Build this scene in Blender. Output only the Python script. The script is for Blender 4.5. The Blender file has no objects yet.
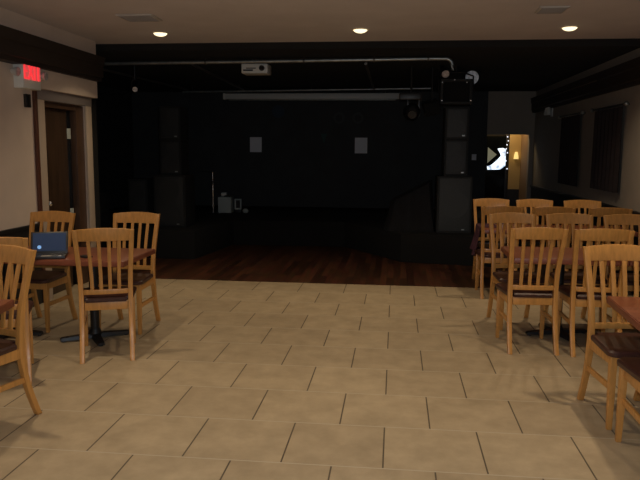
import bpy, bmesh, math, random
from mathutils import Vector, Matrix
R = math.radians
random.seed(7)
S = bpy.context.scene
COL = S.collection

# ------------------------------------------------------------------ camera, world, lights, exposure
CAM_H = 1.617
cd = bpy.data.cameras.new('camera')
cd.sensor_width = 36.0
cd.lens = 676.0 / 640.0 * 36.0
cd.clip_start = 0.05
cam = bpy.data.objects.new('camera', cd)
COL.objects.link(cam)
yaw, pitch, roll = R(6.3), R(7.6), R(0.4)
fw = Vector((-math.sin(yaw) * math.cos(pitch), math.cos(yaw) * math.cos(pitch), -math.sin(pitch)))
rt = Vector((math.cos(yaw), math.sin(yaw), 0))
up = rt.cross(fw)
rr = math.cos(roll) * rt + math.sin(roll) * up
uu = -math.sin(roll) * rt + math.cos(roll) * up
cam.matrix_world = Matrix(((rr.x, uu.x, -fw.x, 0), (rr.y, uu.y, -fw.y, 0), (rr.z, uu.z, -fw.z, CAM_H), (0, 0, 0, 1)))
S.camera = cam

w = bpy.data.worlds.new('world')
S.world = w
w.use_nodes = True
w.node_tree.nodes['Background'].inputs[0].default_value = (0.5, 0.6, 0.8, 1)
w.node_tree.nodes['Background'].inputs[1].default_value = 0.006

S.view_settings.view_transform = 'Standard'
S.view_settings.look = 'None'
S.view_settings.gamma = 1.0
S.view_settings.use_curve_mapping = False
S.view_settings.exposure = 0.0

LAMP_W = 9.8          # each recessed ceiling lamp
LAMP_COL = (1.0, 0.79, 0.52)
HALL_W = 9.0           # hallway lamp beyond the doorway
FLASH_W = 44.0          # the camera's own little flash

fl = bpy.data.lights.new('camera_flash', 'AREA')
fl.shape = 'RECTANGLE'; fl.size = 0.03; fl.size_y = 0.02
fl.energy = FLASH_W; fl.color = (0.80, 0.90, 1.0)
flo = bpy.data.objects.new('camera_flash', fl)
COL.objects.link(flo)
flo.matrix_world = cam.matrix_world @ Matrix.Translation((0.04, 0.05, 0.0))

hl = bpy.data.lights.new('hallway_light', 'POINT')
hl.energy = HALL_W; hl.color = (1.0, 0.72, 0.36); hl.shadow_soft_size = 0.08
hlo = bpy.data.objects.new('hallway_light', hl)
COL.objects.link(hlo)
hlo.location = (2.2, 14.55, 2.2)

# ------------------------------------------------------------------ materials
def mat(name, col, rough=0.5, metal=0.0, var=0.0, scale=8.0, bump=0.0, stretch=(1, 1, 1), emit=None, es=0.0, coat=0.0, spec=0.5):
    m = bpy.data.materials.new(name)
    m.use_nodes = True
    nt = m.node_tree
    b = nt.nodes['Principled BSDF']
    b.inputs['Base Color'].default_value = (*col, 1)
    b.inputs['Roughness'].default_value = rough
    b.inputs['Metallic'].default_value = metal
    b.inputs['Coat Weight'].default_value = coat
    b.inputs['Specular IOR Level'].default_value = spec
    if emit:
        b.inputs['Emission Color'].default_value = (*emit, 1)
        b.inputs['Emission Strength'].default_value = es
    if var > 0 or bump > 0:
        tc = nt.nodes.new('ShaderNodeTexCoord')
        mp = nt.nodes.new('ShaderNodeMapping')
        mp.inputs['Scale'].default_value = stretch
        nz = nt.nodes.new('ShaderNodeTexNoise')
        nz.inputs['Scale'].default_value = scale
        nz.inputs['Detail'].default_value = 5
        nt.links.new(tc.outputs['Object'], mp.inputs['Vector'])
        nt.links.new(mp.outputs['Vector'], nz.inputs['Vector'])
        if var > 0:
            rp = nt.nodes.new('ShaderNodeValToRGB')
            rp.color_ramp.elements[0].position = 0.3
            rp.color_ramp.elements[1].position = 0.7
            rp.color_ramp.elements[0].color = (*[c * (1 - var) for c in col], 1)
            rp.color_ramp.elements[1].color = (*[min(1, c * (1 + var)) for c in col], 1)
            nt.links.new(nz.outputs['Fac'], rp.inputs['Fac'])
            nt.links.new(rp.outputs['Color'], b.inputs['Base Color'])
        if bump > 0:
            bp = nt.nodes.new('ShaderNodeBump')
            bp.inputs['Strength'].default_value = bump
            bp.inputs['Distance'].default_value = 0.01
            nt.links.new(nz.outputs['Fac'], bp.inputs['Height'])
            nt.links.new(bp.outputs['Normal'], b.inputs['Normal'])
    return m

def tile_material():
    m = bpy.data.materials.new('floor_tiles')
    m.use_nodes = True
    nt = m.node_tree
    L = nt.links
    b = nt.nodes['Principled BSDF']
    geo = nt.nodes.new('ShaderNodeNewGeometry')
    mp = nt.nodes.new('ShaderNodeMapping')
    mp.vector_type = 'POINT'
    T = 0.53
    mp.inputs['Scale'].default_value = (1 / T, 1 / T, 1)
    mp.inputs['Location'].default_value = (0.032 / T + 20, -3.825 / T + 20, 0)
    L.new(geo.outputs['Position'], mp.inputs['Vector'])
    br = nt.nodes.new('ShaderNodeTexBrick')
    br.offset = 0.5
    br.offset_frequency = 2
    br.inputs['Scale'].default_value = 1.0
    br.inputs['Brick Width'].default_value = 1.0
    br.inputs['Row Height'].default_value = 1.0
    br.inputs['Mortar Size'].default_value = 0.0085
    br.inputs['Mortar Smooth'].default_value = 0.1
    br.inputs['Bias'].default_value = 0.0
    br.inputs['Color1'].default_value = (0.385, 0.305, 0.205, 1)
    br.inputs['Color2'].default_value = (0.435, 0.348, 0.235, 1)
    L.new(mp.outputs['Vector'], br.inputs['Vector'])
    # grout: row joints painted lighter as tile edges catching light, column joints dark
    sep = nt.nodes.new('ShaderNodeSeparateXYZ')
    L.new(mp.outputs['Vector'], sep.inputs[0])
    fr = nt.nodes.new('ShaderNodeMath'); fr.operation = 'FRACT'
    L.new(sep.outputs['Y'], fr.inputs[0])
    sb = nt.nodes.new('ShaderNodeMath'); sb.operation = 'SUBTRACT'; sb.inputs[1].default_value = 0.5
    L.new(fr.outputs[0], sb.inputs[0])
    ab = nt.nodes.new('ShaderNodeMath'); ab.operation = 'ABSOLUTE'
    L.new(sb.outputs[0], ab.inputs[0])
    gt = nt.nodes.new('ShaderNodeMath'); gt.operation = 'GREATER_THAN'; gt.inputs[1].default_value = 0.488
    L.new(ab.outputs[0], gt.inputs[0])
    gm = nt.nodes.new('ShaderNodeMix'); gm.data_type = 'RGBA'
    gm.inputs['A'].default_value = (0.10, 0.075, 0.05, 1)
    gm.inputs['B'].default_value = (0.47, 0.40, 0.30, 1)
    L.new(gt.outputs[0], gm.inputs['Factor'])
    # cloudy stone variation
    nz = nt.nodes.new('ShaderNodeTexNoise'); nz.inputs['Scale'].default_value = 5.0; nz.inputs['Detail'].default_value = 8
    nz.inputs['Roughness'].default_value = 0.65
    L.new(geo.outputs['Position'], nz.inputs['Vector'])
    rp = nt.nodes.new('ShaderNodeValToRGB')
    rp.color_ramp.elements[0].position = 0.3; rp.color_ramp.elements[0].color = (0.80, 0.78, 0.74, 1)
    rp.color_ramp.elements[1].position = 0.7; rp.color_ramp.elements[1].color = (1.1, 1.08, 1.05, 1)
    L.new(nz.outputs['Fac'], rp.inputs['Fac'])
    mu = nt.nodes.new('ShaderNodeMix'); mu.data_type = 'RGBA'; mu.blend_type = 'MULTIPLY'; mu.inputs['Factor'].default_value = 1.0
    L.new(br.outputs['Color'], mu.inputs['A'])
    L.new(rp.outputs['Color'], mu.inputs['B'])
    fx = nt.nodes.new('ShaderNodeMix'); fx.data_type = 'RGBA'
    L.new(br.outputs['Fac'], fx.inputs['Factor'])
    L.new(mu.outputs['Result'], fx.inputs['A'])
    L.new(gm.outputs['Result'], fx.inputs['B'])
    L.new(fx.outputs['Result'], b.inputs['Base Color'])
    b.inputs['Roughness'].default_value = 0.52
    b.inputs['Specular IOR Level'].default_value = 0.35
    inv = nt.nodes.new('ShaderNodeMath'); inv.operation = 'SUBTRACT'; inv.inputs[0].default_value = 1.0
    L.new(br.outputs['Fac'], inv.inputs[1])
    bp = nt.nodes.new('ShaderNodeBump'); bp.inputs['Strength'].default_value = 0.3; bp.inputs['Distance'].default_value = 0.004
    L.new(inv.outputs[0], bp.inputs['Height'])
    L.new(bp.outputs['Normal'], b.inputs['Normal'])
    return m

def plank_material():
    m = bpy.data.materials.new('dance_floor_planks')
    m.use_nodes = True
    nt = m.node_tree
    L = nt.links
    b = nt.nodes['Principled BSDF']
    geo = nt.nodes.new('ShaderNodeNewGeometry')
    mp = nt.nodes.new('ShaderNodeMapping')
    mp.inputs['Rotation'].default_value = (0, 0, R(90))
    mp.inputs['Location'].default_value = (30, 30, 0)
    L.new(geo.outputs['Position'], mp.inputs['Vector'])
    br = nt.nodes.new('ShaderNodeTexBrick')
    br.inputs['Scale'].default_value = 1.0
    br.inputs['Brick Width'].default_value = 1.1
    br.inputs['Row Height'].default_value = 0.085
    br.inputs['Mortar Size'].default_value = 0.002
    br.inputs['Color1'].default_value = (0.065, 0.026, 0.014, 1)
    br.inputs['Color2'].default_value = (0.17, 0.066, 0.033, 1)
    br.inputs['Mortar'].default_value = (0.02, 0.01, 0.006, 1)
    L.new(mp.outputs['Vector'], br.inputs['Vector'])
    nz = nt.nodes.new('ShaderNodeTexNoise'); nz.inputs['Scale'].default_value = 3.0; nz.inputs['Detail'].default_value = 6
    m2 = nt.nodes.new('ShaderNodeMapping'); m2.inputs['Scale'].default_value = (12, 0.8, 1)
    L.new(geo.outputs['Position'], m2.inputs['Vector'])
    L.new(m2.outputs['Vector'], nz.inputs['Vector'])
    mu = nt.nodes.new('ShaderNodeMix'); mu.data_type = 'RGBA'; mu.blend_type = 'MULTIPLY'; mu.inputs['Factor'].default_value = 0.8
    L.new(br.outputs['Color'], mu.inputs['A'])
    L.new(nz.outputs['Color'], mu.inputs['B'])
    L.new(mu.outputs['Result'], b.inputs['Base Color'])
    b.inputs['Roughness'].default_value = 0.38
    return m

M = {}
M['tile'] = tile_material()
M['plank'] = plank_material()
M['ceiling'] = mat('ceiling_paint', (0.70, 0.655, 0.66), 0.9, var=0.04, scale=3)
M['black_ceiling'] = mat('black_ceiling_paint', (0.012, 0.012, 0.012), 0.95)
M['wall'] = mat('beige_wall_paint', (0.72, 0.595, 0.49), 0.85, var=0.04, scale=4)
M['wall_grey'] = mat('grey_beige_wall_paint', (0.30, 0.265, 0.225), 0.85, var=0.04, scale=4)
M['black_wall'] = mat('black_wall_paint', (0.030, 0.032, 0.034), 0.75, var=0.15, scale=3)
M['dado'] = mat('dark_dado_paint', (0.012, 0.012, 0.014), 0.5)
M['crown'] = mat('dark_crown_wood', (0.028, 0.020, 0.016), 0.62, var=0.2, scale=3, stretch=(1, .2, 4))
M['crown_highlight'] = mat('painted_beam_highlight', (0.14, 0.09, 0.045), 0.3)
M['casing'] = mat('tan_casing_paint', (0.48, 0.385, 0.30), 0.7)
M['casing_shaded'] = mat('shaded_head_casing', (0.22, 0.19, 0.18), 0.7)  # casing colour darkened for the shadow under the box above the door
M['door'] = mat('dark_brown_door_wood', (0.05, 0.028, 0.016), 0.35, var=0.3, scale=4, stretch=(6, 6, .5))
M['door_frame'] = mat('brown_door_frame', (0.075, 0.040, 0.024), 0.4, var=0.2, scale=4)
M['red_trim'] = mat('red_brown_trim', (0.10, 0.035, 0.02), 0.5)
M['glass_dark'] = mat('dark_glass', (0.004, 0.005, 0.006), 0.06)
M['oak'] = mat('honey_oak_varnish', (0.54, 0.260, 0.068), 0.36, var=0.14, scale=6, stretch=(9, 9, .7), coat=0.15)
M['vinyl'] = mat('dark_brown_vinyl', (0.050, 0.018, 0.014), 0.40, var=0.15, scale=18, bump=0.08)
M['table'] = mat('red_brown_table_laminate', (0.215, 0.066, 0.034), 0.34, var=0.22, scale=5, stretch=(.7, 9, 1))
M['table_edge'] = mat('red_brown_table_edge', (0.20, 0.060, 0.032), 0.4, var=0.15, scale=6)
M['black_metal'] = mat('black_powder_coat', (0.010, 0.010, 0.011), 0.45)
M['black_plastic'] = mat('black_plastic', (0.012, 0.012, 0.013), 0.4)
M['stage'] = mat('black_stage_carpet', (0.004, 0.004, 0.004), 0.95)
M['cab_dark'] = mat('shaded_black_cabinet', (0.011, 0.012, 0.012), 0.9, var=0.25, scale=60)  # shaded copy of cab: dimness at the stage's left painted in
M['grille_dark'] = mat('shaded_black_grille', (0.016, 0.017, 0.017), 0.7, var=0.2, scale=90)  # shaded copy of grille, for the same dim left side
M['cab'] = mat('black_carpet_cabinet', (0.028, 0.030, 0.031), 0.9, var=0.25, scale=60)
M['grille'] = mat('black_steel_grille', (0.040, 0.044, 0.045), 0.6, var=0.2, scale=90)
M['chrome'] = mat('chrome', (0.75, 0.78, 0.82), 0.15, metal=1.0)
M['silver'] = mat('silvered_lens', (0.62, 0.60, 0.60), 0.38, metal=0.4, var=0.35, scale=30)
M['pipe'] = mat('galvanised_pipe', (0.36, 0.38, 0.37), 0.42, metal=0.85, var=0.2, scale=12)
M['dark_pipe'] = mat('dull_dark_pipe', (0.13, 0.12, 0.11), 0.5, metal=0.6)
M['white_plastic'] = mat('off_white_plastic', (0.62, 0.62, 0.58), 0.45)
M['sign_white'] = mat('sign_housing', (0.82, 0.84, 0.78), 0.5)
M['red_letters'] = mat('red_lit_letters', (0.8, 0.05, 0.06), 0.5, emit=(1.0, 0.045, 0.055), es=0.85)
M['red_panel'] = mat('pink_lit_panel', (0.7, 0.25, 0.24), 0.5, emit=(1.0, 0.10, 0.10), es=0.42)
M['paper'] = mat('white_paper', (0.80, 0.82, 0.88), 0.9)
M['screen_case'] = mat('white_screen_case', (0.52, 0.53, 0.51), 0.5)
M['grey_box'] = mat('pale_grey_case', (0.42, 0.47, 0.45), 0.6)
M['cloth_black'] = mat('black_cloth', (0.010, 0.010, 0.012), 0.95, var=0.2, scale=10)
M['cloth_purple'] = mat('dark_plum_cloth', (0.065, 0.020, 0.034), 0.9, var=0.2, scale=14)
M['curtain'] = mat('dark_curtain_cloth', (0.020, 0.013, 0.014), 0.9, var=0.3, scale=10)
M['lens'] = mat('lamp_lens', (1, 0.95, 0.8), 0.4, emit=(1.0, 0.82, 0.50), es=1.7)
M['trim_ring'] = mat('white_trim_ring', (0.75, 0.68, 0.58), 0.5)
M['vent'] = mat('grey_vent_metal', (0.55, 0.52, 0.47), 0.6)
M['vent_slot'] = mat('vent_slot', (0.36, 0.33, 0.30), 0.7)
M['mural_grey'] = mat('mural_grey_paint', (0.055, 0.058, 0.060), 0.8)
M['mural_teal'] = mat('mural_teal_paint', (0.030, 0.075, 0.070), 0.8)
M['mural_blue'] = mat('mural_blue_paint', (0.030, 0.045, 0.070), 0.8)
M['hall'] = mat('hall_yellow_wall', (0.62, 0.45, 0.20), 0.8)
M['hall_brown'] = mat('hall_brown_wall', (0.30, 0.19, 0.10), 0.8)
M['neon'] = mat('white_blue_neon', (0.8, 0.9, 1), 0.4, emit=(0.72, 0.86, 1.0), es=1.5)
_nt = M['neon'].node_tree
_nz = _nt.nodes.new('ShaderNodeTexNoise'); _nz.inputs['Scale'].default_value = 9; _nz.inputs['Detail'].default_value = 4
_tc = _nt.nodes.new('ShaderNodeTexCoord'); _nt.links.new(_tc.outputs['Object'], _nz.inputs['Vector'])
_rp = _nt.nodes.new('ShaderNodeValToRGB')
_rp.color_ramp.elements[0].position = .36; _rp.color_ramp.elements[0].color = (.10, .17, .30, 1)
_rp.color_ramp.elements[1].position = .52; _rp.color_ramp.elements[1].color = (.72, .86, 1, 1)
_nt.links.new(_nz.outputs['Fac'], _rp.inputs['Fac'])
_nt.links.new(_rp.outputs['Color'], _nt.nodes['Principled BSDF'].inputs['Emission Color'])
M['neon_dim'] = mat('pale_lit_shape', (0.14, 0.14, 0.11), 0.4, emit=(0.75, 0.78, 0.55), es=0.13)
M['bead'] = mat('little_white_bulb', (0.8, 0.85, 1), 0.4, emit=(0.75, 0.82, 1.0), es=1.2)
M['sconce'] = mat('lit_sconce_shade', (0.9, 0.7, 0.3), 0.5, emit=(1.0, 0.72, 0.25), es=0.9)

def display_material():
    m = mat('blue_display', (0.01, 0.015, 0.03), 0.25)
    nt = m.node_tree
    b = nt.nodes['Principled BSDF']
    tc = nt.nodes.new('ShaderNodeTexCoord')
    nz = nt.nodes.new('ShaderNodeTexNoise'); nz.inputs['Scale'].default_value = 6
    nt.links.new(tc.outputs['Object'], nz.inputs['Vector'])
    rp = nt.nodes.new('ShaderNodeValToRGB')
    rp.color_ramp.elements[0].color = (0.020, 0.045, 0.11, 1)
    rp.color_ramp.elements[1].color = (0.050, 0.095, 0.19, 1)
    nt.links.new(nz.outputs['Fac'], rp.inputs['Fac'])
    nt.links.new(rp.outputs['Color'], b.inputs['Emission Color'])
    b.inputs['Emission Strength'].default_value = 0.26
    return m
M['display'] = display_material()
M['display_glint'] = mat('pale_blue_reflection', (0.2, 0.4, 0.7), 0.4, emit=(0.16, 0.34, 0.68), es=0.7)

# ------------------------------------------------------------------ mesh helpers
class MB:
    def __init__(s):
        s.bm = bmesh.new()
    def box(s, lo, hi, rz=0.0, bev=0.0):
        lo = Vector(lo); hi = Vector(hi)
        c = (lo + hi) / 2; d = hi - lo
        r = bmesh.ops.create_cube(s.bm, size=1.0)
        vs = r['verts']
        bmesh.ops.scale(s.bm, vec=d, verts=vs)
        if rz: bmesh.ops.rotate(s.bm, cent=(0, 0, 0), matrix=Matrix.Rotation(rz, 3, 'Z'), verts=vs)
        bmesh.ops.translate(s.bm, vec=c, verts=vs)
        if bev > 0:
            es = list({e for v in vs for e in v.link_edges})
            bmesh.ops.bevel(s.bm, geom=es, offset=bev, segments=2, affect='EDGES', profile=0.6)
        return s
    def cyl(s, a, b, r0, r1=None, n=16, cap=True):
        a = Vector(a); b = Vector(b)
        if r1 is None: r1 = r0
        d = b - a
        q = d.to_track_quat('Z', 'Y').to_matrix()
        r = bmesh.ops.create_cone(s.bm, cap_ends=cap, segments=n, radius1=r0, radius2=r1, depth=d.length)
        bmesh.ops.rotate(s.bm, cent=(0, 0, 0), matrix=q, verts=r['verts'])
        bmesh.ops.translate(s.bm, vec=(a + b) / 2, verts=r['verts'])
        return s
    def tube(s, pts, r, n=10):
        pts = [Vector(p) for p in pts]
        rings = []
        for i, p in enumerate(pts):
            t = (pts[min(i + 1, len(pts) - 1)] - pts[max(i - 1, 0)]).normalized()
            m = t.to_track_quat('Z', 'Y').to_matrix()
            rings.append([s.bm.verts.new(p + m @ Vector((r * math.cos(k * 2 * math.pi / n), r * math.sin(k * 2 * math.pi / n), 0))) for k in range(n)])
        for a, b in zip(rings, rings[1:]):
            for k in range(n): s.bm.faces.new((a[k], a[(k + 1) % n], b[(k + 1) % n], b[k]))
        s.bm.faces.new(rings[0][::-1]); s.bm.faces.new(rings[-1])
        return s
    def rings(s, rings, cap=True):
        """loft of equal-length vertex loops"""
        vr = [[s.bm.verts.new(p) for p in r] for r in rings]
        n = len(vr[0])
        for a, b in zip(vr, vr[1:]):
            for k in range(n): s.bm.faces.new((a[k], a[(k + 1) % n], b[(k + 1) % n], b[k]))
        if cap:
            s.bm.faces.new(vr[0][::-1]); s.bm.faces.new(vr[-1])
        return s
    def prism(s, poly, z0, z1):
        return s.rings([[(x, y, z0) for x, y in poly], [(x, y, z1) for x, y in poly]])
    def ball(s, c, r, sc=(1, 1, 1), n=14):
        q = bmesh.ops.create_uvsphere(s.bm, u_segments=n, v_segments=max(6, n // 2), radius=r)
        bmesh.ops.scale(s.bm, vec=sc, verts=q['verts'])
        bmesh.ops.translate(s.bm, vec=c, verts=q['verts'])
        return s
    def grid(s, f, nu, nv, thick=0.0):
        vs = [[s.bm.verts.new(f(i / nu, j / nv)) for j in range(nv + 1)] for i in range(nu + 1)]
        for i in range(nu):
            for j in range(nv): s.bm.faces.new((vs[i][j], vs[i + 1][j], vs[i + 1][j + 1], vs[i][j + 1]))
        if thick:
            bmesh.ops.recalc_face_normals(s.bm, faces=s.bm.faces[:])
            bmesh.ops.solidify(s.bm, geom=s.bm.faces[:], thickness=thick)
        return s
    def mesh(s, name, m, bev=0.0, smooth=True):
        bmesh.ops.recalc_face_normals(s.bm, faces=s.bm.faces[:])
        if bev > 0:
            es = [e for e in s.bm.edges if len(e.link_faces) == 2 and e.calc_face_angle(0) > 0.6]
            bmesh.ops.bevel(s.bm, geom=es, offset=bev, segments=2, affect='EDGES', profile=0.6)
        me = bpy.data.meshes.new(name)
        s.bm.to_mesh(me); s.bm.free()
        me.materials.append(m if not isinstance(m, str) else M[m])
        if smooth:
            me.polygons.foreach_set('use_smooth', [True] * len(me.polygons))
            me.set_sharp_from_angle(angle=0.6)
        me.update()
        return me
    def obj(s, name, m, parent=None, bev=0.0, smooth=True, loc=None):
        o = bpy.data.objects.new(name, s.mesh(name, m, bev, smooth))
        COL.objects.link(o)
        if parent: o.parent = parent
        if loc: o.location = loc
        return o

def tag(o, label, cat, group=None):
    o['label'] = label; o['category'] = cat
    if group: o['group'] = group
    return o

def thing(name, label, cat, loc=(0, 0, 0), rz=0.0, group=None):
    o = bpy.data.objects.new(name, None)
    COL.objects.link(o)
    o.location = loc; o.rotation_euler = (0, 0, rz)
    o.empty_display_size = 0.1
    return tag(o, label, cat, group)

def struct(o):
    o['kind'] = 'structure'
    return o

def copy_thing(src, label, loc, rz):
    def rec(o, parent):
        c = o.copy(); COL.objects.link(c)
        if parent: c.parent = parent
        for ch in list(o.children): rec(ch, c)
        return c
    r = rec(src, None)
    r.location = loc; r.rotation_euler = (0, 0, rz); r['label'] = label
    return r

# ------------------------------------------------------------------ the room
XL, XR = -3.67, 2.75           # left and right walls
YB, YC, YF = -3.5, 8.06, 14.1  # wall behind the camera, end of the lit room, far wall
XW = -5.6                      # left side of the stage wing
H = 2.88
HS = 2.80      # black ceiling over the stage
YE = 8.16      # edge of the lit ceiling

struct(MB().box((XL - .2, YB - .2, -.12), (XR + .2, YC, 0)).obj('floor', 'tile'))
struct(MB().box((XW - .2, YC, -.12), (XR + .2, YF + 2.8, 0)).obj('floor_wood', 'plank'))
struct(MB().box((XL - .2, YB - .2, H), (XR + .2, YE, H + .12)).obj('ceiling', 'ceiling'))
struct(MB().box((XW - .2, YE, HS), (XR + .2, YF + 2.8, H + .12)).obj('ceiling_stage', 'black_ceiling'))
struct(MB().box((XL - .2, YB - .15, 0), (XR + .2, YB, H)).obj('wall_back', 'wall'))

# left wall: with the door opening between y 6.93 and 7.90
wl = MB()
wl.box((XL - .15, YB, 0), (XL, 6.80, H)).box((XL - .15, 6.80, 2.11), (XL, 7.77, H)).box((XL - .15, 7.77, 0), (XL, 7.90, H))
struct(wl.obj('wall_left', 'wall'))
struct(MB().box((XL, 6.55, 2.215), (XL + .075, 7.97, H)).box((XL, YB, 2.69), (XL + .075, 6.55, H)).obj('trim_1', 'wall'))
# crown beam, stepped profile
def crown(x, sgn, y0, y1, k=1.0, dz=0.0):
    prof = [(0, 2.41), (.125, 2.41), (.125, 2.45), (.150, 2.46), (.150, 2.585), (.170, 2.60), (.170, 2.655), (.19, 2.69), (0, 2.69)]
    mb = MB()
    mb.rings([[(x + sgn * a * k, y, z + dz) for a, z in prof] for y in (y0, y1)])
    return mb
struct(crown(XL, 1, YB, 7.99).obj('trim_2', 'crown'))
struct(crown(XR, -1, YB, YF, .55, -.03).obj('trim_3', 'crown'))
struct(MB().box((XR - .098, 9.6, 2.558), (XR - .088, 12.0, 2.570)).obj('trim_4_highlight', 'crown_highlight'))  # tan strip painted in for the glossy highlight along the beam's edge
# dark dado along the left wall, its cap, and the door casings
struct(MB().box((XL, YB, 0), (XL + .014, 6.60, .81)).obj('baseboard_left', 'dado'))
struct(MB().box((XL, YB, .81), (XL + .03, 6.60, .845)).obj('trim_5', 'dado', bev=.004))
struct(MB().box((XL, 6.66, 0), (XL + .025, 6.80, 2.11)).box((XL, 7.76, 0), (XL + .025, 7.90, 2.11)).obj('trim_6', 'casing', bev=.004))
struct(MB().box((XL, 6.66, 2.11), (XL + .03, 7.90, 2.215)).obj('trim_7', 'casing_shaded', bev=.004))
struct(MB().box((XL, 6.605, 0), (XL + .03, 6.655, 2.2)).obj('trim_8', 'red_trim', bev=.003))
# wing beyond the left wall
struct(MB().box((XW, YC - .08, 0), (XL - .15, YC + .04, H)).box((XL - .15, 7.90, 0), (XL - .003, YC + .04, H)).obj('wall_wing', 'stage'))
struct(MB().box((XW - .15, YC - .1, 0), (XW, YF + .15, H)).obj('wall_wing_side', 'black_wall'))
# far wall: black behind the stage, grey around the doorway
struct(MB().box((XW, YF, 0), (1.82, YF + .15, H)).obj('wall_stage', 'black_wall'))
struct(MB().box((1.82, YF, 1.95), (2.66, YF + .15, H)).box((2.66, YF, 0), (XR, YF + .15, H)).obj('wall_far', 'wall_grey'))
# right wall
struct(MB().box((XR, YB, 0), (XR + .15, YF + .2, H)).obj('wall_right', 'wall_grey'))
struct(MB().box((XR - .012, YB, 0), (XR, YF, .90)).obj('baseboard_right', 'dado'))
struct(MB().box((XR - .035, YB, .90), (XR, YF, .945)).obj('trim_9', 'dado', bev=.004))
# hallway beyond the doorway
hy = 15.0
struct(MB().box((2.66, YF + .15, 0), (2.80, hy + .1, 2.4)).obj('wall_hall_right', 'hall_brown'))
struct(MB().box((2.42, hy, .80), (2.66, hy + .1, 2.4)).obj('wall_hall_far', 'hall'))
struct(MB().box((2.42, hy, 0), (2.66, hy + .1, .80)).obj('baseboard_hall', 'dado'))
struct(MB().box((1.55, YF + .15, 0), (1.67, hy + .1, 2.4)).obj('wall_hall_left', 'black_wall'))
struct(MB().box((1.55, YF + .15, 2.4), (2.80, hy + .1, 2.5)).obj('ceiling_hall', 'hall_brown'))

# brown door in the left wall
d1 = bpy.data.objects.new('door_1', None); COL.objects.link(d1); struct(d1)
d1.location = (XL, 7.285, 0)
MB().box((-.10, -.485, 0), (-.02, -.435, 2.105)).box((-.10, .30, 0), (-.02, .485, 2.105)).box((-.10, -.435, 2.045), (-.02, .30, 2.105)).obj('door_frame', 'door_frame', d1, bev=.004)
MB().box((-.115, -.434, .005), (-.07, .165, 2.04)).obj('door_leaf', 'door', d1, bev=.004)
MB().box((-.125, .166, .005), (-.095, .299, 2.04)).obj('glass_strip', 'glass_dark', d1)
for z in (1.78, .86):
    MB().box((-.094, .185, z - .06), (-.080, .275, z + .06)).obj('plate', 'grey_box', d1, bev=.003)
MB().cyl((-.07, -.37, 1.02), (-.035, -.37, 1.02), .012).ball((-.025, -.37, 1.02), .028).obj('door_knob', 'chrome', d1)

# dark glazed door at the end of the hallway
d2 = bpy.data.objects.new('door_2', None); COL.objects.link(d2); struct(d2)
d2.location = (2.04, hy + .03, 0)
MB().box((-.37, -.03, 0), (-.30, .05, 2.2)).box((.31, -.03, 0), (.38, .05, 2.2)).box((-.30, -.03, 2.1), (.31, .05, 2.2)).box((-.30, -.02, 0), (.31, .04, .35)).obj('door_frame', 'black_metal', d2, bev=.004)
MB().box((-.30, 0, .35), (.31, .02, 2.1)).obj('door_glass', 'glass_dark', d2)

# stage
stage = [(XW, YF), (XW, 9.6), (-2.92, 9.6), (-2.72, 11.2), (-.82, 11.25), (.10, 9.82), (1.74, 9.5), (1.74, YF)]
SH = .42
st = MB().prism(stage, 0, SH).obj('stage', 'stage', bev=.01)
struct(st)

# ------------------------------------------------------------------ ceiling lamps and vents
def make_lamp(label, x, y):
    t = thing('recessed_light', label, 'ceiling light', (x, y, H), 0, 'round recessed ceiling lights')
    n = 40
    prof = [(.075, -.001), (.075, -.010), (.098, -.006), (.105, 0.0)]
    mb = MB()
    vr = [[mb.bm.verts.new((r * math.cos(k * 2 * math.pi / n), r * math.sin(k * 2 * math.pi / n), z)) for k in range(n)] for r, z in prof]
    for a, b in zip(vr, vr[1:]):
        for k in range(n): mb.bm.faces.new((a[k], a[(k + 1) % n], b[(k + 1) % n], b[k]))
    mb.obj('trim_ring', 'trim_ring', t)
    MB().ball((0, 0, -.004), .074, (1, 1, .48), n=36).obj('lens', 'lens', t)
    l = bpy.data.lights.new('bulb', 'AREA')
    l.shape = 'DISK'; l.size = .10; l.energy = LAMP_W; l.color = LAMP_COL; l.spread = R(125)
    lo = bpy.data.objects.new('bulb', l); COL.objects.link(lo)
    lo.parent = t; lo.location = (0, 0, -.041)
    return t
make_lamp('round lit ceiling light at the left, above the red table with the laptop', -2.60, 7.42)
make_lamp('round lit ceiling light in the middle, right of the hanging projector', -.40, 7.36)
make_lamp('round lit ceiling light at the right, above the rows of wooden chairs', 1.74, 7.38)
for j, y in enumerate((4.3, 1.3, -1.7)):
    for x, s in ((-2.6, 'left'), (-.4, 'middle'), (1.74, 'right')):
        make_lamp('round lit ceiling light of the %s line, %s' % (s, ('over the near tables', 'over the camera', 'behind the camera')[j]), x, y)

def vent(label, x, y, sx, sy):
    t = thing('ceiling_vent', label, 'vent', (x, y, H), 0, 'ceiling vents')
    MB().box((-sx / 2, -sy / 2, -.012), (sx / 2, sy / 2, -.0005), bev=.004).obj('vent_frame', 'vent', t)
    n = 6
    for k in range(n):
        yy = -sy / 2 + sy * (k + .5) / n
        MB().box((-sx * .42, yy - .012, -.018), (sx * .42, yy + .010, -.0121)).obj('slat', 'vent_slot', t)
vent('grey ceiling vent beside the left round light', -2.50, 6.55, .36, .30)
vent('grey slatted ceiling vent near the right round light', 1.36, 6.46, .26, .26)

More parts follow.
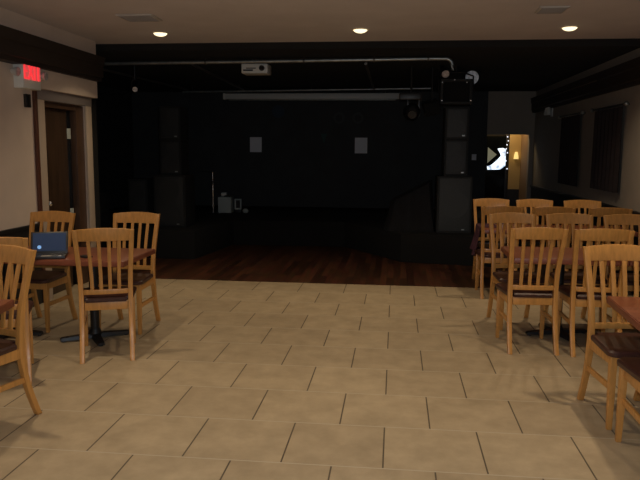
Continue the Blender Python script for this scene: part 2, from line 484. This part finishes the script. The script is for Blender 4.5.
# ------------------------------------------------------------------ wooden chairs
def make_chair(label):
    t = thing('dining_chair', label, 'chair', (0, 0, 0), 0, 'slat-backed wooden chairs around the tables')
    # side view of the back post, and half width of the back at each height
    def by(z):
        ks = [(0, -.290), (.12, -.244), (.25, -.205), (.43, -.182), (.55, -.184), (.70, -.205), (.85, -.242), (1.05, -.300)]
        for (a, ya), (b, yb) in zip(ks, ks[1:]):
            if z <= b:
                f = (z - a) / (b - a)
                return ya + (yb - ya) * f
        return ks[-1][1]
    def hx(z):
        ks = [(0, .202), (.43, .198), (.64, .201), (.84, .213), (1.05, .225)]
        for (a, ya), (b, yb) in zip(ks, ks[1:]):
            if z <= b: return ya + (yb - ya) * (z - a) / (b - a)
        return ks[-1][1]
    for s in (-1, 1):
        rg = []
        for i in range(15):
            z = 1.016 * i / 14
            xo = s * hx(z); xi = s * (hx(z) - .036)
            tk = .034 if z > .6 else (.046 if .3 < z < .5 else .036)
            y = by(z)
            rg.append([(xo, y - tk / 2, z), (xi, y - tk / 2, z), (xi, y + tk / 2, z), (xo, y + tk / 2, z)])
        MB().rings(rg).obj('back_post', 'oak', t, bev=.005)
    # top rail: gently arched and dished
    rg = []
    N = 14
    for i in range(N + 1):
        u = -1 + 2 * i / N
        x = u * .192
        dish = -.020 * (1 - u * u)
        zt = 1.018 + .013 * (1 - u * u)
        zb = .930
        yt = by(1.005) + dish; ybm = by(.93) + dish
        rg.append([(x, ybm - .012, zb), (x, yt - .012, zt), (x, yt + .013, zt), (x, ybm + .013, zb)])
    MB().rings(rg).obj('top_rail', 'oak', t, bev=.004)
    rg = []
    for i in range(N + 1):
        u = -1 + 2 * i / N
        x = u * .163
        dish = -.012 * (1 - u * u)
        rg.append([(x, by(.508) - .012 + dish, .508), (x, by(.545) - .012 + dish, .545), (x, by(.545) + .012 + dish, .545), (x, by(.508) + .012 + dish, .508)])
    MB().rings(rg).obj('lower_rail', 'oak', t, bev=.003)
    for k in range(4):
        u = -.6 + .4 * k
        rg = []
        for i in range(9):
            z = .534 + (.942 - .534) * i / 8
            x = u * (hx(z) - .034)
            dish = -.014 * (1 - u * u)
            y = by(z) + dish
            rg.append([(x - .0135, y - .006, z), (x + .0135, y - .006, z), (x + .0135, y + .006, z), (x - .0135, y + .006, z)])
        MB().rings(rg).obj('slat', 'oak', t, bev=.002)
    # seat: padded, rounded front corners
    pts = []
    def corner(cx, cy, r, a0):
        for i in range(7):
            a = R(a0 + 90 * i / 6)
            pts.append((cx + r * math.cos(a), cy + r * math.sin(a)))
    corner(.165, .180, .06, 0); corner(-.165, .180, .06, 90)
    pts.append((-.196, -.145)); pts.append((-.150, -.150)); pts.append((-.150, -.205)); pts.append((.150, -.205)); pts.append((.150, -.150)); pts.append((.196, -.145))
    def sc(f): return [(x * f, (y - .02) * f + .02) for x, y in pts]
    MB().rings([[(x, y, .446) for x, y in sc(.985)], [(x, y, .455) for x, y in sc(1.0)], [(x, y, .470) for x, y in sc(1.0)], [(x, y, .481) for x, y in sc(.96)], [(x, y, .485) for x, y in sc(.85)]]).obj('seat', 'vinyl', t)
    # seat frame under it
    fr = MB()
    fr.box((-.165, .168, .384), (.165, .190, .446)).box((-.158, -.196, .384), (.158, -.174, .446))
    for s in (-1, 1):
        x = s * .183
        fr.box((x - .011, -.165, .384), (x + .011, .165, .446))
    fr.obj('seat_frame', 'oak', t, bev=.003)
    for s in (-1, 1):
        rg = []
        for z, hw in ((0, .0145), (.2, .0175), (.446, .020)):
            cx = s * (.189 - .006 * z); cy = .192 - .02 * z
            rg.append([(cx - hw, cy - hw, z), (cx + hw, cy - hw, z), (cx + hw, cy + hw, z), (cx - hw, cy + hw, z)])
        MB().rings(rg).obj('front_leg', 'oak', t, bev=.004)
        x = s * .182
        MB().rings([[(x - .009, y, z - .017), (x + .009, y, z - .017), (x + .009, y, z + .017), (x - .009, y, z + .017)] for y, z in ((-.20, .245), (.178, .245))]).obj('stretcher', 'oak', t, bev=.003)
    return t

def back_at(px, py, rz):
    """origin of a chair whose top rail is centred over (px, py)"""
    d = R(rz)
    px, py = px * .978, py * .978
    return (px - math.sin(d) * .296, py + math.cos(d) * .296, 0)

chairs = [
    # top-rail centre, facing angle, label
    (-2.20, 4.89, 21, 'wooden chair seen from behind at the near side of the left red table'),
    (-2.44, 6.19, 180, 'wooden chair facing us on the far side of the left table, at its right end'),
    (-3.255, 6.145, 177, 'wooden slat-back chair directly behind the open laptop, facing us'),
    (-2.375, 3.90, 164, 'wooden chair cut by the left photo edge, tucked to the nearest left table'),
    (-2.70, 4.25, 28, 'wooden chair whose pale top rail shows just behind the chair at the left edge'),
    (1.155, 5.53, 3, 'wooden slat-back chair seen full from behind at the left near side of the right table'),
    (1.655, 5.52, 1, 'wooden chair seen from behind, right next to the full-view chair of the right table'),
    (1.145, 6.80, 186, 'wooden chair facing us at the far left corner of the nearer right table'),
    (1.705, 6.85, 183, 'wooden chair facing us, middle of the far side of the nearer right table'),
    (2.25, 6.83, 180, 'wooden chair facing us at the right wall end of the nearer right table'),
    (1.185, 7.62, 0, 'wooden chair seen from behind, leftmost on the near side of the plum-cloth table'),
    (1.745, 7.64, 0, 'wooden chair seen from behind, middle of the near side of the farther right table'),
    (2.335, 7.63, 0, 'wooden chair seen from behind, nearest the right wall at the farther right table'),
    (1.225, 8.84, 180, 'wooden chair on the far side of the table with the plum cloth, beside that cloth'),
    (1.76, 8.82, 180, 'wooden chair in the farthest row below the lit doorway, middle one'),
    (2.34, 8.80, 180, 'wooden chair in the farthest row, the one nearest the right wall'),
    (1.455, 4.56, 185, 'large wooden chair facing us at the right edge, behind a table corner'),
    (1.50, 3.375, 0, 'wooden chair at the bottom right edge of which only seat corner and front leg show'),
]
proto = None
for px, py, rz, lab in chairs:
    loc = back_at(px, py, rz)
    if proto is None:
        proto = make_chair(lab); proto.location = loc; proto.rotation_euler = (0, 0, R(rz))
    else:
        copy_thing(proto, lab, loc, R(rz))

# ------------------------------------------------------------------ tables
def make_table(label, x, y, sx, sy, rz, brz, group):
    t = thing('dining_table', label, 'table', (x, y, 0), R(rz), group)
    MB().box((-sx / 2, -sy / 2, .694), (sx / 2, sy / 2, .734), bev=.006).obj('tabletop', 'table', t)
    MB().box((-sx / 2 - .004, -sy / 2 - .004, .690), (sx / 2 + .004, -sy / 2 + .02, .728)).box((-sx / 2 - .004, sy / 2 - .02, .690), (sx / 2 + .004, sy / 2 + .004, .728)) \
        .box((-sx / 2 - .004, -sy / 2 + .02, .690), (-sx / 2 + .02, sy / 2 - .02, .728)).box((sx / 2 - .02, -sy / 2 + .02, .690), (sx / 2 + .004, sy / 2 - .02, .728)).obj('edge_band', 'table_edge', t, bev=.003)
    MB().cyl((0, 0, .04), (0, 0, .68), .038, n=20).cyl((0, 0, .04), (0, 0, .09), .06, .04, n=20).obj('pedestal', 'black_metal', t)
    MB().box((-.25, -.03, .680), (.25, .03, .6935)).box((-.03, -.25, .680), (.03, .25, .6935)).obj('top_plate', 'black_metal', t)
    d = R(brz - rz)
    for k in range(2):
        a = d + k * math.pi / 2
        ux, uy = math.cos(a), math.sin(a)
        nx, ny = -uy, ux
        rg = []
        for s, hw, h in ((-.285, .028, .030), (-.27, .032, .036), (0, .040, .052), (.27, .032, .036), (.285, .028, .030)):
            cx, cy = ux * s, uy * s
            z0 = .012
            rg.append([(cx - nx * hw, cy - ny * hw, z0), (cx + nx * hw, cy + ny * hw, z0), (cx + nx * hw * .8, cy + ny * hw * .8, h), (cx - nx * hw * .8, cy - ny * hw * .8, h)])
        f = MB().rings(rg)
        fb = f.obj('foot_bar', 'black_metal', t)
        for s in (-.26, .26): MB().cyl((ux * s, uy * s, 0), (ux * s, uy * s, .013), .018, n=12).obj('foot_glide', 'black_plastic', fb)
    return t
gl, gr = 'red tables at the left', 'red tables at the right'
make_table('red-brown table at the left whose right end and black cross base show behind the chair', -2.53, 5.40, .83, .72, 0, 34, gl)
make_table('red-brown table against the left wall, pushed against the table with the laptop', -3.305, 5.41, .68, .72, 0, 0, gl)
make_table('red-brown table corner at the left edge of the photo, nearest on that side', -2.52, 3.22, .74, .80, 9, 75, gl)
make_table('red-brown table behind the full-view chair at the right, its black base on the tiles', 1.46, 6.07, .91, .72, 0, 16, gr)
make_table('red-brown table at the right wall, end to end with the one behind the full-view chair', 2.33, 6.07, .80, .72, 0, 16, gr)
make_table('red-brown farther table at the right with the plum cloth over its end', 1.45, 8.09, .88, .68, 0, 0, gr)
make_table('red-brown farther table by the right wall, beyond the middle row of chairs', 2.30, 8.09, .80, .68, 0, 0, gr)
make_table('red-brown table corner at the right edge of the photo, nearest on that side', 1.74, 3.87, .88, .76, -3, -5, gr)

# plum cloth over the end of the farther table
def cloth(u, v):
    y = 7.96 + .42 * u
    x0 = 1.004
    wob = .012 * math.sin(u * 17) + .01 * math.sin(u * 31 + 1)
    if v < .3:
        return (x0 + .20 * (1 - v / .3), y, .741)
    if v < .36:
        f = (v - .3) / .06
        return (x0 - .012 * math.sin(f * math.pi / 2), y, .741 - .012 * (1 - math.cos(f * math.pi / 2)))
    f = (v - .36) / .64
    return (x0 - .014 - (.025 + wob * 1.2) * f - .02 * f * f, y + .03 * (u - .5) * f, .729 - f * (.315 + .03 * math.sin(u * 5)))
tag(MB().grid(cloth, 40, 30, .004).obj('draped_cloth', 'cloth_purple'), 'dark plum cloth hanging over the left end of the farther right table', 'cloth')

# ------------------------------------------------------------------ laptop
lp = thing('laptop', 'small open black laptop with a blue screen on the left red table', 'laptop', (-2.795, 5.15, .735), R(20))
MB().box((-.132, -.095, 0), (.132, .09, .020), bev=.005).obj('laptop_base', 'black_plastic', lp)
kb = MB()
for r in range(4):
    for c in range(11): kb.box((-.115 + c * .021, -.02 + r * .022, .0201), (-.098 + c * .021, -.002 + r * .022, .0225))
kb.obj('keyboard', 'black_metal', lp)
MB().box((-.035, -.082, .0201), (.035, -.035, .0212)).obj('touchpad', 'vent_slot', lp)
MB().box((.085, -.078, .0201), (.105, -.062, .0212)).obj('sticker', 'paper', lp)
lp.scale = (1.1, 1.1, 1.1)
lid = MB().box((-.132, 0, 0), (.132, .012, .168), bev=.004).obj('screen_lid', 'black_plastic', lp, loc=(0, .086, .018))
lid.rotation_euler = (R(-22), 0, 0)
MB().box((-.117, -.0018, .018), (.117, -.0004, .156)).obj('display', 'display', lid)
MB().cyl((-.07, -.0035, .048), (-.07, -.0019, .048), .014, n=20).obj('painted_reflection', 'display_glint', lid)  # glowing disc painted in as a light's reflection on the screen

tag(MB().box((-.035, -.055, 0), (.035, .055, .014), bev=.005).obj('phone', 'black_plastic', loc=(-2.50, 5.20, .735)), 'small black phone-like object lying on the left red table', 'phone')
bpy.data.objects['phone'].rotation_euler = (0, 0, R(60))

# ------------------------------------------------------------------ exit sign on the left wall
ex = thing('exit_sign', 'off-white emergency exit sign with red EXIT letters on the left wall', 'sign', (XL, 6.445, 2.19))
MB().box((0, -.165, 0), (.10, .165, .265), bev=.006).obj('housing', 'sign_white', ex)
lpn = MB().box((.1001, -.155, .085), (.1025, .155, .245)).obj('lit_panel', 'red_panel', ex)
fc = bpy.data.curves.new('exit_text', 'FONT')
fc.body = 'EXIT'; fc.size = .2; fc.align_x = 'CENTER'; fc.extrude = .006
tmp = bpy.data.objects.new('exit_text', fc)
COL.objects.link(tmp)
bpy.context.view_layer.update()
me = bpy.data.meshes.new_from_object(tmp.evaluated_get(bpy.context.evaluated_depsgraph_get()))
bpy.data.objects.remove(tmp)
xs = [v.co.x for v in me.vertices]; ys = [v.co.y for v in me.vertices]
for v in me.vertices:                       # fit the word to the panel; text faces +x, reads along +y
    a = (v.co.x - min(xs)) / (max(xs) - min(xs)); b = (v.co.y - min(ys)) / (max(ys) - min(ys))
    v.co = Vector((a, b, v.co.z))
for v in me.vertices:
    a, b, z = v.co
    v.co = Vector((.1075 + z * .7, -.150 + a * .30, .088 + b * .154))
me.materials.clear(); me.materials.append(M['red_letters'])
eo = bpy.data.objects.new('letters', me); COL.objects.link(eo); eo.parent = lpn
for y, x in ((-.215, .02), (.215, .07)):
    hd = MB().cyl((x, y * .7, .15), (x, y, .15), .012).cyl((x, y, .15), (x + .06, y, .145), .030, .044, n=20).obj('lamp_head', 'white_plastic', ex)
    MB().cyl((x + .06, y, .145), (x + .064, y, .1446), .040, n=20).obj('lamp_lens', 'silver', hd)

tag(MB().box((0, -.04, -.065), (.035, .04, .065), bev=.006).obj('wall_switch_box', 'black_plastic', loc=(XL, 6.48, 2.08)), 'small black box on the left wall right under the exit sign', 'switch box')

# ------------------------------------------------------------------ curtains, rail lamp and doorway things on the right
def curtain(label, y0, y1, z0, z1):
    t = thing('curtain', label, 'curtain', (XR - .05, (y0 + y1) / 2, z0), 0, 'dark curtains on the right wall')
    L = y1 - y0; Hh = z1 - z0
    def f(u, v):
        a = (u - .5) * L
        return (-.012 + .022 * math.sin(u * 2 * math.pi * 7) * (.6 + .4 * (1 - v)), a, v * Hh)
    MB().grid(f, 84, 6, .004).obj('curtain_panel', 'curtain', t)
    rod = MB().cyl((-.012, -L / 2 - .12, Hh + .02), (-.012, L / 2 + .12, Hh + .02), .013).obj('curtain_rod', 'black_metal', t)
    for s in (-1, 1):
        MB().ball((-.012, s * (L / 2 + .14), Hh + .02), .03).obj('finial', 'pipe', rod)
        MB().cyl((-.012, s * (L / 2 + .06), Hh + .02), (.05, s * (L / 2 + .06), Hh + .02), .008).obj('bracket', 'black_metal', rod)
curtain('dark curtain on the right wall, the one nearer to the doorway', 10.5, 11.6, 1.10, 2.16)
curtain('dark curtain on the right wall, nearer to the camera', 8.6, 9.72, 1.12, 2.16)

wlp = thing('wall_lamp', 'small pale wall lamp under the dark beam at the far end of the right wall', 'lamp', (XR, 12.6, 2.33))
MB().box((-.02, -.06, -.10), (0, .06, .06), bev=.004).obj('back_plate', 'white_plastic', wlp)
for s in (-1, 1):
    MB().cyl((-.02, s * .05, 0), (-.08, s * .08, -.01), .01).cyl((-.08, s * .08, -.07), (-.08, s * .08, .06), .05, .028, n=18).obj('shade', 'white_plastic', wlp)

ne = thing('neon_sign', 'bright white-blue glowing sign in the glass of the hallway door', 'sign', (2.17, hy + .028, 1.40))
MB().rings([[(x, y, z) for x, z in ((0.006, 0.268), (0.118, 0.282), (0.216, 0.234), (0.294, 0.183), (0.272, 0.07), (0.216, -0.071), (0.076, -0.178), (-0.19, -0.184), (-0.204, -0.114), (-0.12, -0.085), (-0.022, -0.001), (0.081, 0.112), (0.062, 0.169))] for y in (0, -.012)]).obj('glowing_shape', 'neon', ne)
MB().rings([[(x, y, z) for x, z in ((-0.199, 0.296), (-0.008, 0.141), (-0.199, -0.043))] for y in (0, -.010)]).obj('pale_triangle', 'neon_dim', ne)
sl = thing('string_lights', 'string of tiny white lights beside the glowing sign in the doorway', 'string lights', (2.37, hy - .002, 1.42))
pts = [(.02 * math.sin(k * 1.7) , 0, .50 - k * .085) for k in range(10)]
MB().tube(pts, .004, 6).obj('cord', 'black_plastic', sl)
for k, p in enumerate(pts):
    if k % 2 == 0 or k < 4: MB().ball((p[0], -.012, p[2]), .014, n=10).obj('light_bulb', 'bead', sl)
sc_ = thing('wall_sconce', 'small lit amber sconce on the yellow hallway wall', 'lamp', (2.56, hy, 1.50))
MB().box((-.03, -.02, -.07), (.03, 0, .04), bev=.004).obj('back_plate', 'hall_brown', sc_)
MB().rings([[(r * math.cos(a), -.055 + r * math.sin(a) * .6, z) for a in [k * math.pi / 8 for k in range(16)]] for r, z in ((.05, -.05), (.045, .02), (.025, .10))]).obj('shade', 'sconce', sc_)
tag(MB().box((-.045, -.012, -.06), (.045, 0, .06), bev=.003).obj('switch_plate', 'paper', loc=(1.58, YF, 1.49)), 'white switch plate on the black wall left of the lit doorway', 'switch')

# ------------------------------------------------------------------ stage gear
def sheet(label, x0, x1, z0, z1):
    def f(u, v): return (x0 + (x1 - x0) * u, YF - .006 - .01 * (1 - v) ** 3 * (.5 + u), z0 + (z1 - z0) * v)
    tag(MB().grid(f, 4, 8, .001).obj('paper_sheet', 'paper'), label, 'paper', 'white paper sheets on the black wall')
sheet('white paper sheet taped to the black stage wall, the left one', -3.05, -2.80, 1.56, 1.87)
sheet('white paper sheet taped to the black stage wall, the right one', -.845, -.59, 1.55, 1.87)
# faint painted marks on the black wall
def ring(x, z, r0, r1, m, label):
    n = 32
    mb = MB()
    vs = [[mb.bm.verts.new((x + r * math.cos(k * 2 * math.pi / n), y, z + r * math.sin(k * 2 * math.pi / n))) for k in range(n)] for r, y in ((r0, YF - .001), (r0, YF - .004), (r1, YF - .004), (r1, YF - .001))]
    for a, b in zip(vs, vs[1:]):
        for k in range(n): mb.bm.faces.new((a[k], a[(k + 1) % n], b[(k + 1) % n], b[k]))
    tag(mb.obj('wall_ring', m), label, 'decoration', 'faint round decorations on the stage wall')
ring(-1.18, 2.27, .07, .115, 'mural_grey', 'faint grey ring on the black stage wall, left of its twin')
ring(-.79, 2.27, .07, .115, 'mural_grey', 'faint grey ring on the black stage wall, right of its twin')
ring(-2.45, 2.40, .005, .13, 'mural_blue', 'faint blue disc on the black stage wall above the left paper sheet')
tag(MB().rings([[(x, y, z) for x, z in ((-1.56, 1.95), (-1.42, 1.95), (-1.49, 1.74))] for y in (YF - .004, YF - .001)]).obj('wall_pennant', 'mural_teal'), 'faint teal pennant on the middle of the black stage wall', 'decoration')

def speaker(name, label, x, y, z, sx, sy, sz, woofers, cat='speaker', dk='', group='black loudspeakers'):
    t = thing(name, label, cat, (x, y, z), 0, group)
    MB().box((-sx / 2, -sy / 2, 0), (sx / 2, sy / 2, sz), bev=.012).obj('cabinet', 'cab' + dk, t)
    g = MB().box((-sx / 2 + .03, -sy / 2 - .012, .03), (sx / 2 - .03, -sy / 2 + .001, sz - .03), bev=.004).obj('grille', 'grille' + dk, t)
    for wz, r in woofers:
        MB().cyl((0, -sy / 2 - .0165, wz), (0, -sy / 2 - .0121, wz), r, r * .96, n=32).obj('cone_ring', 'grille' + dk, g)
    MB().box((sx * .22, -sy / 2 - .016, .045), (sx * .22 + .04, -sy / 2 - .0121, .062)).obj('badge', 'pipe', g)
    return t
speaker('subwoofer', 'large black bass speaker at the bottom of the right stack, beside the chairs', .865, 10.25, SH, .50, .50, .83, [(.42, .20)])
speaker('loudspeaker', 'black loudspeaker in the middle of the right stack', .87, 10.25, SH + .83, .34, .40, .53, [(.2, .13), (.42, .06)])
speaker('loudspeaker', 'black loudspeaker on top of the right stack, below the stage lights', .87, 10.25, SH + 1.36, .34, .40, .46, [(.16, .12), (.36, .05)])
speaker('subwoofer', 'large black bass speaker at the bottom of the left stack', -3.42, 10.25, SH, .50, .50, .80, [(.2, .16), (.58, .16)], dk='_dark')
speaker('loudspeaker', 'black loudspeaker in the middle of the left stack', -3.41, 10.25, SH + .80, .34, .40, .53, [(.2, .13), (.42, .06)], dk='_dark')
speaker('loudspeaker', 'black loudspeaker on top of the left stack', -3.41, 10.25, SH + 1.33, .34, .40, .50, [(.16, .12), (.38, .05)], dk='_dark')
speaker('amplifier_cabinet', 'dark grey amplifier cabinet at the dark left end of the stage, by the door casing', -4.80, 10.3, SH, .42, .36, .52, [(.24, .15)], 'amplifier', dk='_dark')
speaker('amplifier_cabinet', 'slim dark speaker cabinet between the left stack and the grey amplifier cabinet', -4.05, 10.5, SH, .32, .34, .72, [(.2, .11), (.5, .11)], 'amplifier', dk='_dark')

# black cloth over equipment at the stage's right front
rg = []
def drape(u, v):
    a = 2 * math.pi * u
    base = (.30 + .02 * math.sin(9 * a) , .36 + .02 * math.sin(7 * a + 1))
    if v > .75:
        k = (1 - v) / .25
    else: k = 1
    f = 1.0 + .35 * (1 - min(v / .75, 1)) ** 1.4
    ca, sa = math.cos(a), math.sin(a)
    sq = 1 / max(abs(ca), abs(sa)) ** .6
    x = base[0] * ca * sq * f * k; y = base[1] * sa * sq * f * k
    top = .52 + .52 * max(-.3, min(.55, x + .12))
    z = (v / .75) * top if v < .75 else top + .02 * math.sin((1 - k) * 1.6)
    return (.25 + min(x, .33), 10.55 + y, SH + max(z, 0))
tag(MB().grid(drape, 72, 24, .004).obj('covered_equipment', 'cloth_black'), 'black cloth thrown over equipment on the stage, left of the right speaker stack', 'covered equipment')

ms = thing('microphone_stand', 'chrome microphone stand on the dark stage, left of the pale grey case', 'microphone stand', (-3.37, 12.3, SH))
MB().cyl((0, 0, .02), (0, 0, .62), .017, n=14).cyl((0, 0, .60), (0, 0, .78), .011, n=14).obj('pole', 'chrome', ms)
MB().cyl((0, 0, 0), (0, 0, .025), .13, .10, n=28).obj('base', 'black_metal', ms)
MB().cyl((0, 0, .55), (0, 0, .62), .024, n=14).obj('clutch', 'black_plastic', ms)
MB().cyl((-.28, -.02, .80), (.05, 0, .77), .008, n=10).obj('boom', 'black_metal', ms)

gb = thing('pale_case', 'pale grey case standing on the stage beside the chrome stand', 'case', (-3.20, 12.6, SH))
MB().box((-.125, -.13, 0), (.125, .13, .30), bev=.012).obj('body', 'grey_box', gb)
MB().tube([(-.01, -.06, .295), (-.01, -.06, .32), (.08, -.06, .32), (.08, -.06, .295)], .009, 8).obj('handle', 'black_plastic', gb)
MB().box((-.135, -.005, .14), (.135, .005, .15)).obj('latch_strip', 'vent_slot', gb)
tag(MB().box((-.05, -.05, 0), (.05, .05, .07), bev=.01).obj('small_box', 'white_plastic', loc=(-3.255, 12.69, SH + .302)), 'little white box on top of the pale grey case', 'box')
fr = thing('framed_panel', 'small pale framed panel on the stage right of the grey case', 'panel', (-2.97, 12.62, SH))
MB().box((-.065, -.02, .06), (.065, .02, .085)).box((-.065, -.02, .235), (.065, .02, .26)).box((-.065, -.02, .085), (-.04, .02, .235)).box((.04, -.02, .085), (.065, .02, .235)).obj('frame', 'grey_box', fr, bev=.003)
MB().box((-.04, -.008, .085), (.04, .008, .235)).obj('panel', 'black_plastic', fr)
MB().box((-.06, -.05, 0), (.06, .05, .06), bev=.005).obj('base', 'black_metal', fr)
tag(MB().ball((0, 0, .045), .045, (1.3, 1, 1)).obj('small_microphone_base', 'grey_box', loc=(-2.80, 12.5, SH)), 'tiny pale rounded gadget on the stage, right of the framed panel', 'gadget')

# ------------------------------------------------------------------ overhead: pipes, projector, screen, lights
fp = thing('front_pipe', 'long grey pipe across the front of the black ceiling, bending down at the right', 'pipe', (0, 8.85, 0))
bend = [(-5.0, 0, 2.725), (-2, 0, 2.745), (.42, 0, 2.765)] + [(.60 + .085 * math.sin(a), 0, 2.68 + .085 * math.cos(a)) for a in (R(0), R(22), R(45), R(67), R(90))] + [(.685, 0, 2.62)]
MB().tube(bend, .024, 14).obj('tube', 'pipe', fp)
for x in (-4.2, -2.5, -1.2, -.30, .38):
    z = 2.74 + (x + 2) * .008
    MB().cyl((x, 0, z), (x, 0, HS), .005, n=8).cyl((x - .012, 0, z), (x + .012, 0, z), .029, n=14).obj('hanger', 'dark_pipe', fp)
bp_ = thing('rear_pipe', 'thin bluish pipe across the ceiling just above the rolled screen', 'pipe', (0, 12.88, 0))
MB().cyl((-4.1, 0, 2.70), (.62, 0, 2.755), .020, n=12).obj('tube', 'pipe', bp_)
for x in (-3.9, -1.6, .5):
    MB().cyl((x, 0, 2.72), (x, 0, HS), .006, n=8).obj('hanger', 'dark_pipe', bp_)
for lab, a, b in (('dull pipe running back along the black ceiling, left of the projector', (-2.72, 8.95, 2.735), (-2.90, 12.8, 2.735)),
                  ('dull pipe running back along the black ceiling, right of the projector', (-.41, 8.95, 2.72), (-.43, 12.8, 2.735)),
                  ('dull pipe running back along the ceiling at the far left above the speaker stack', (-4.25, 8.95, 2.74), (-3.98, 12.8, 2.74))):
    a_, b_ = Vector(a), Vector(b)
    t = thing('ceiling_pipe', lab, 'pipe', a, 0, 'dull pipes running back along the black ceiling')
    MB().cyl((0, 0, 0), b_ - a_, .018, n=12).obj('tube', 'dark_pipe', t)
    for k in (.1, .9):
        p = (b_ - a_) * k
        MB().cyl(p, (p.x, p.y, HS - a_.z), .006, n=8).obj('hanger', 'dark_pipe', t)

pj = thing('projector', 'white projector hanging from the black ceiling in front of the stage', 'projector', (-1.865, 8.98, 2.605))
MB().box((-.175, -.06, 0), (.175, .22, .125), bev=.014).obj('body', 'white_plastic', pj)
MB().box((-.15, -.0635, .030), (-.02, -.0605, .050)).box((-.11, -.0635, .06), (.02, -.0605, .072)).obj('front_slots', 'black_plastic', pj)
lb = MB().cyl((.10, -.085, .065), (.10, -.05, .065), .036, n=24).obj('lens_barrel', 'black_plastic', pj)
MB().cyl((.10, -.088, .065), (.10, -.0855, .065), .026, n=24).obj('lens_glass', 'glass_dark', lb)
MB().cyl((0, .08, .125), (0, .08, HS - 2.605), .022, n=14).box((-.07, .02, .125), (.07, .14, .140)).obj('ceiling_mount', 'dark_pipe', pj)
MB().tube([(-.10, .12, .12), (-.15, .10, .20), (-.09, .07, .255), (-.05, .07, .19), (-.03, .08, .255), (-.02, .08, .27)], .007, 8).obj('cable', 'white_plastic', pj)

sn = thing('projection_screen', 'long white rolled-up projection screen case above the stage wall', 'projection screen', (-1.62, 13.0, 2.57))
MB().box((-1.68, -.06, 0), (1.68, .06, .105), bev=.012).obj('case', 'screen_case', sn)
for s in (-1, 1):
    MB().box((s * 1.68 - .02, -.065, -.005), (s * 1.68 + .02, .065, .11), bev=.005).obj('end_cap', 'white_plastic', sn)
    MB().cyl((s * 1.4, 0, .10), (s * 1.4, 0, HS - 2.57), .008, n=8).obj('hanger', 'dark_pipe', sn)
MB().cyl((-1.6, 0, -.012), (1.6, 0, -.012), .012, n=12).obj('bottom_bar', 'pipe', sn)

def par_can(label, x, y, z, ry, rz, m='black_metal', r=.10):
    t = thing('par_can', label, 'stage light', (x, y, z), 0, 'stage lights')
    d = Vector((math.sin(rz) * math.cos(ry), -math.cos(rz) * math.cos(ry), -math.sin(ry)))
    MB().cyl(Vector((0, 0, 0)) - d * .14, d * .10, r * .75, r, n=24, cap=False).ball(-d * .13, r * .76, n=16).obj('can', m, t)
    MB().cyl(d * .070, d * .092, r * .80, r * .96, n=28).obj('reflector', 'silver', t)
    s = d.cross(Vector((0, 0, 1))).normalized() * (r + .012)
    up_ = Vector((0, 0, r + .07))
    MB().tube([-s, -s + up_ * .7, -s * .5 + up_, s * .5 + up_, s + up_ * .7, s], .008, 8).obj('yoke', 'black_metal', t)
    MB().cyl(up_, (0, 0, HS - z), .012, n=10).obj('hanging_rod', 'black_metal', t)
    return t
par_can('par can with a bright silver reflector at the right end of the pipes', 1.10, 10.36, 2.685, R(4), R(-12), r=.10)
par_can('small dark stage light with a sparkling front at the far left', -3.72, 9.5, 2.48, R(20), R(20), r=.038)
par_can('small stage light with a pale front above the square stage light', .64, 9.72, 2.70, R(25), R(10), r=.055)

sq = thing('flood_light', 'large square black stage light above the right speaker stack', 'stage light', (.83, 9.95, 2.27), 0, 'stage lights')
fh = MB().box((-.22, -.08, 0), (.22, .16, .035)).box((-.22, -.08, .315), (.22, .16, .35)).box((-.22, -.08, .035), (-.185, .16, .315)).box((.185, -.08, .035), (.22, .16, .315)).box((-.185, .10, .035), (.185, .16, .315)).obj('housing', 'cab', sq, bev=.006)
MB().box((-.185, -.02, .035), (.185, -.012, .315)).obj('lens', 'stage', sq)
for x, z in ((-.2, .30), (.14, .30), (.2, .05), (-.2, .05), (-.03, .335)):
    MB().cyl((x, -.093, z), (x, -.079, z), .010, n=12).obj('screw', 'chrome', fh)
MB().tube([(-.24, .04, .18), (-.24, .04, .40), (-.1, .04, .45), (.1, .04, .45), (.24, .04, .40), (.24, .04, .18)], .012, 8).cyl((0, .04, .45), (0, .04, HS - 2.27), .016, n=10).obj('yoke', 'black_metal', sq)

mh = thing('moving_head_light', 'black moving-head stage light hanging in front of the screen end', 'stage light', (.20, 9.95, 0), 0, 'stage lights')
MB().box((-.17, -.10, 2.33), (.14, .10, 2.43), bev=.02).cyl((0, 0, 2.43), (0, 0, HS), .016, n=10).obj('base', 'black_plastic', mh)
MB().box((-.06, -.05, 2.20), (-.03, .05, 2.34)).box((.10, -.05, 2.20), (.13, .05, 2.34)).obj('arm', 'black_plastic', mh, bev=.006)
MB().ball((.02, 0, 2.17), .12, (1, 1, 1.05), n=20).obj('head', 'black_plastic', mh)
MB().cyl((.02, -.10, 2.13), (.02, -.135, 2.118), .06, n=20).obj('lens', 'black_plastic', mh)
sb_ = thing('scanner_light', 'black box-shaped stage light tilted beside the square one', 'stage light', (.50, 10.05, 2.14), 0, 'stage lights')
b_ = MB().box((-.11, -.20, -.07), (.11, .14, .10), bev=.012).obj('body', 'stage', sb_)
b_.rotation_euler = (R(12), R(-14), 0); b_.location = (0, 0, .09)
MB().cyl((0, 0, .17), (0, 0, HS - 2.14), .014, n=10).obj('hanging_rod', 'black_metal', sb_)
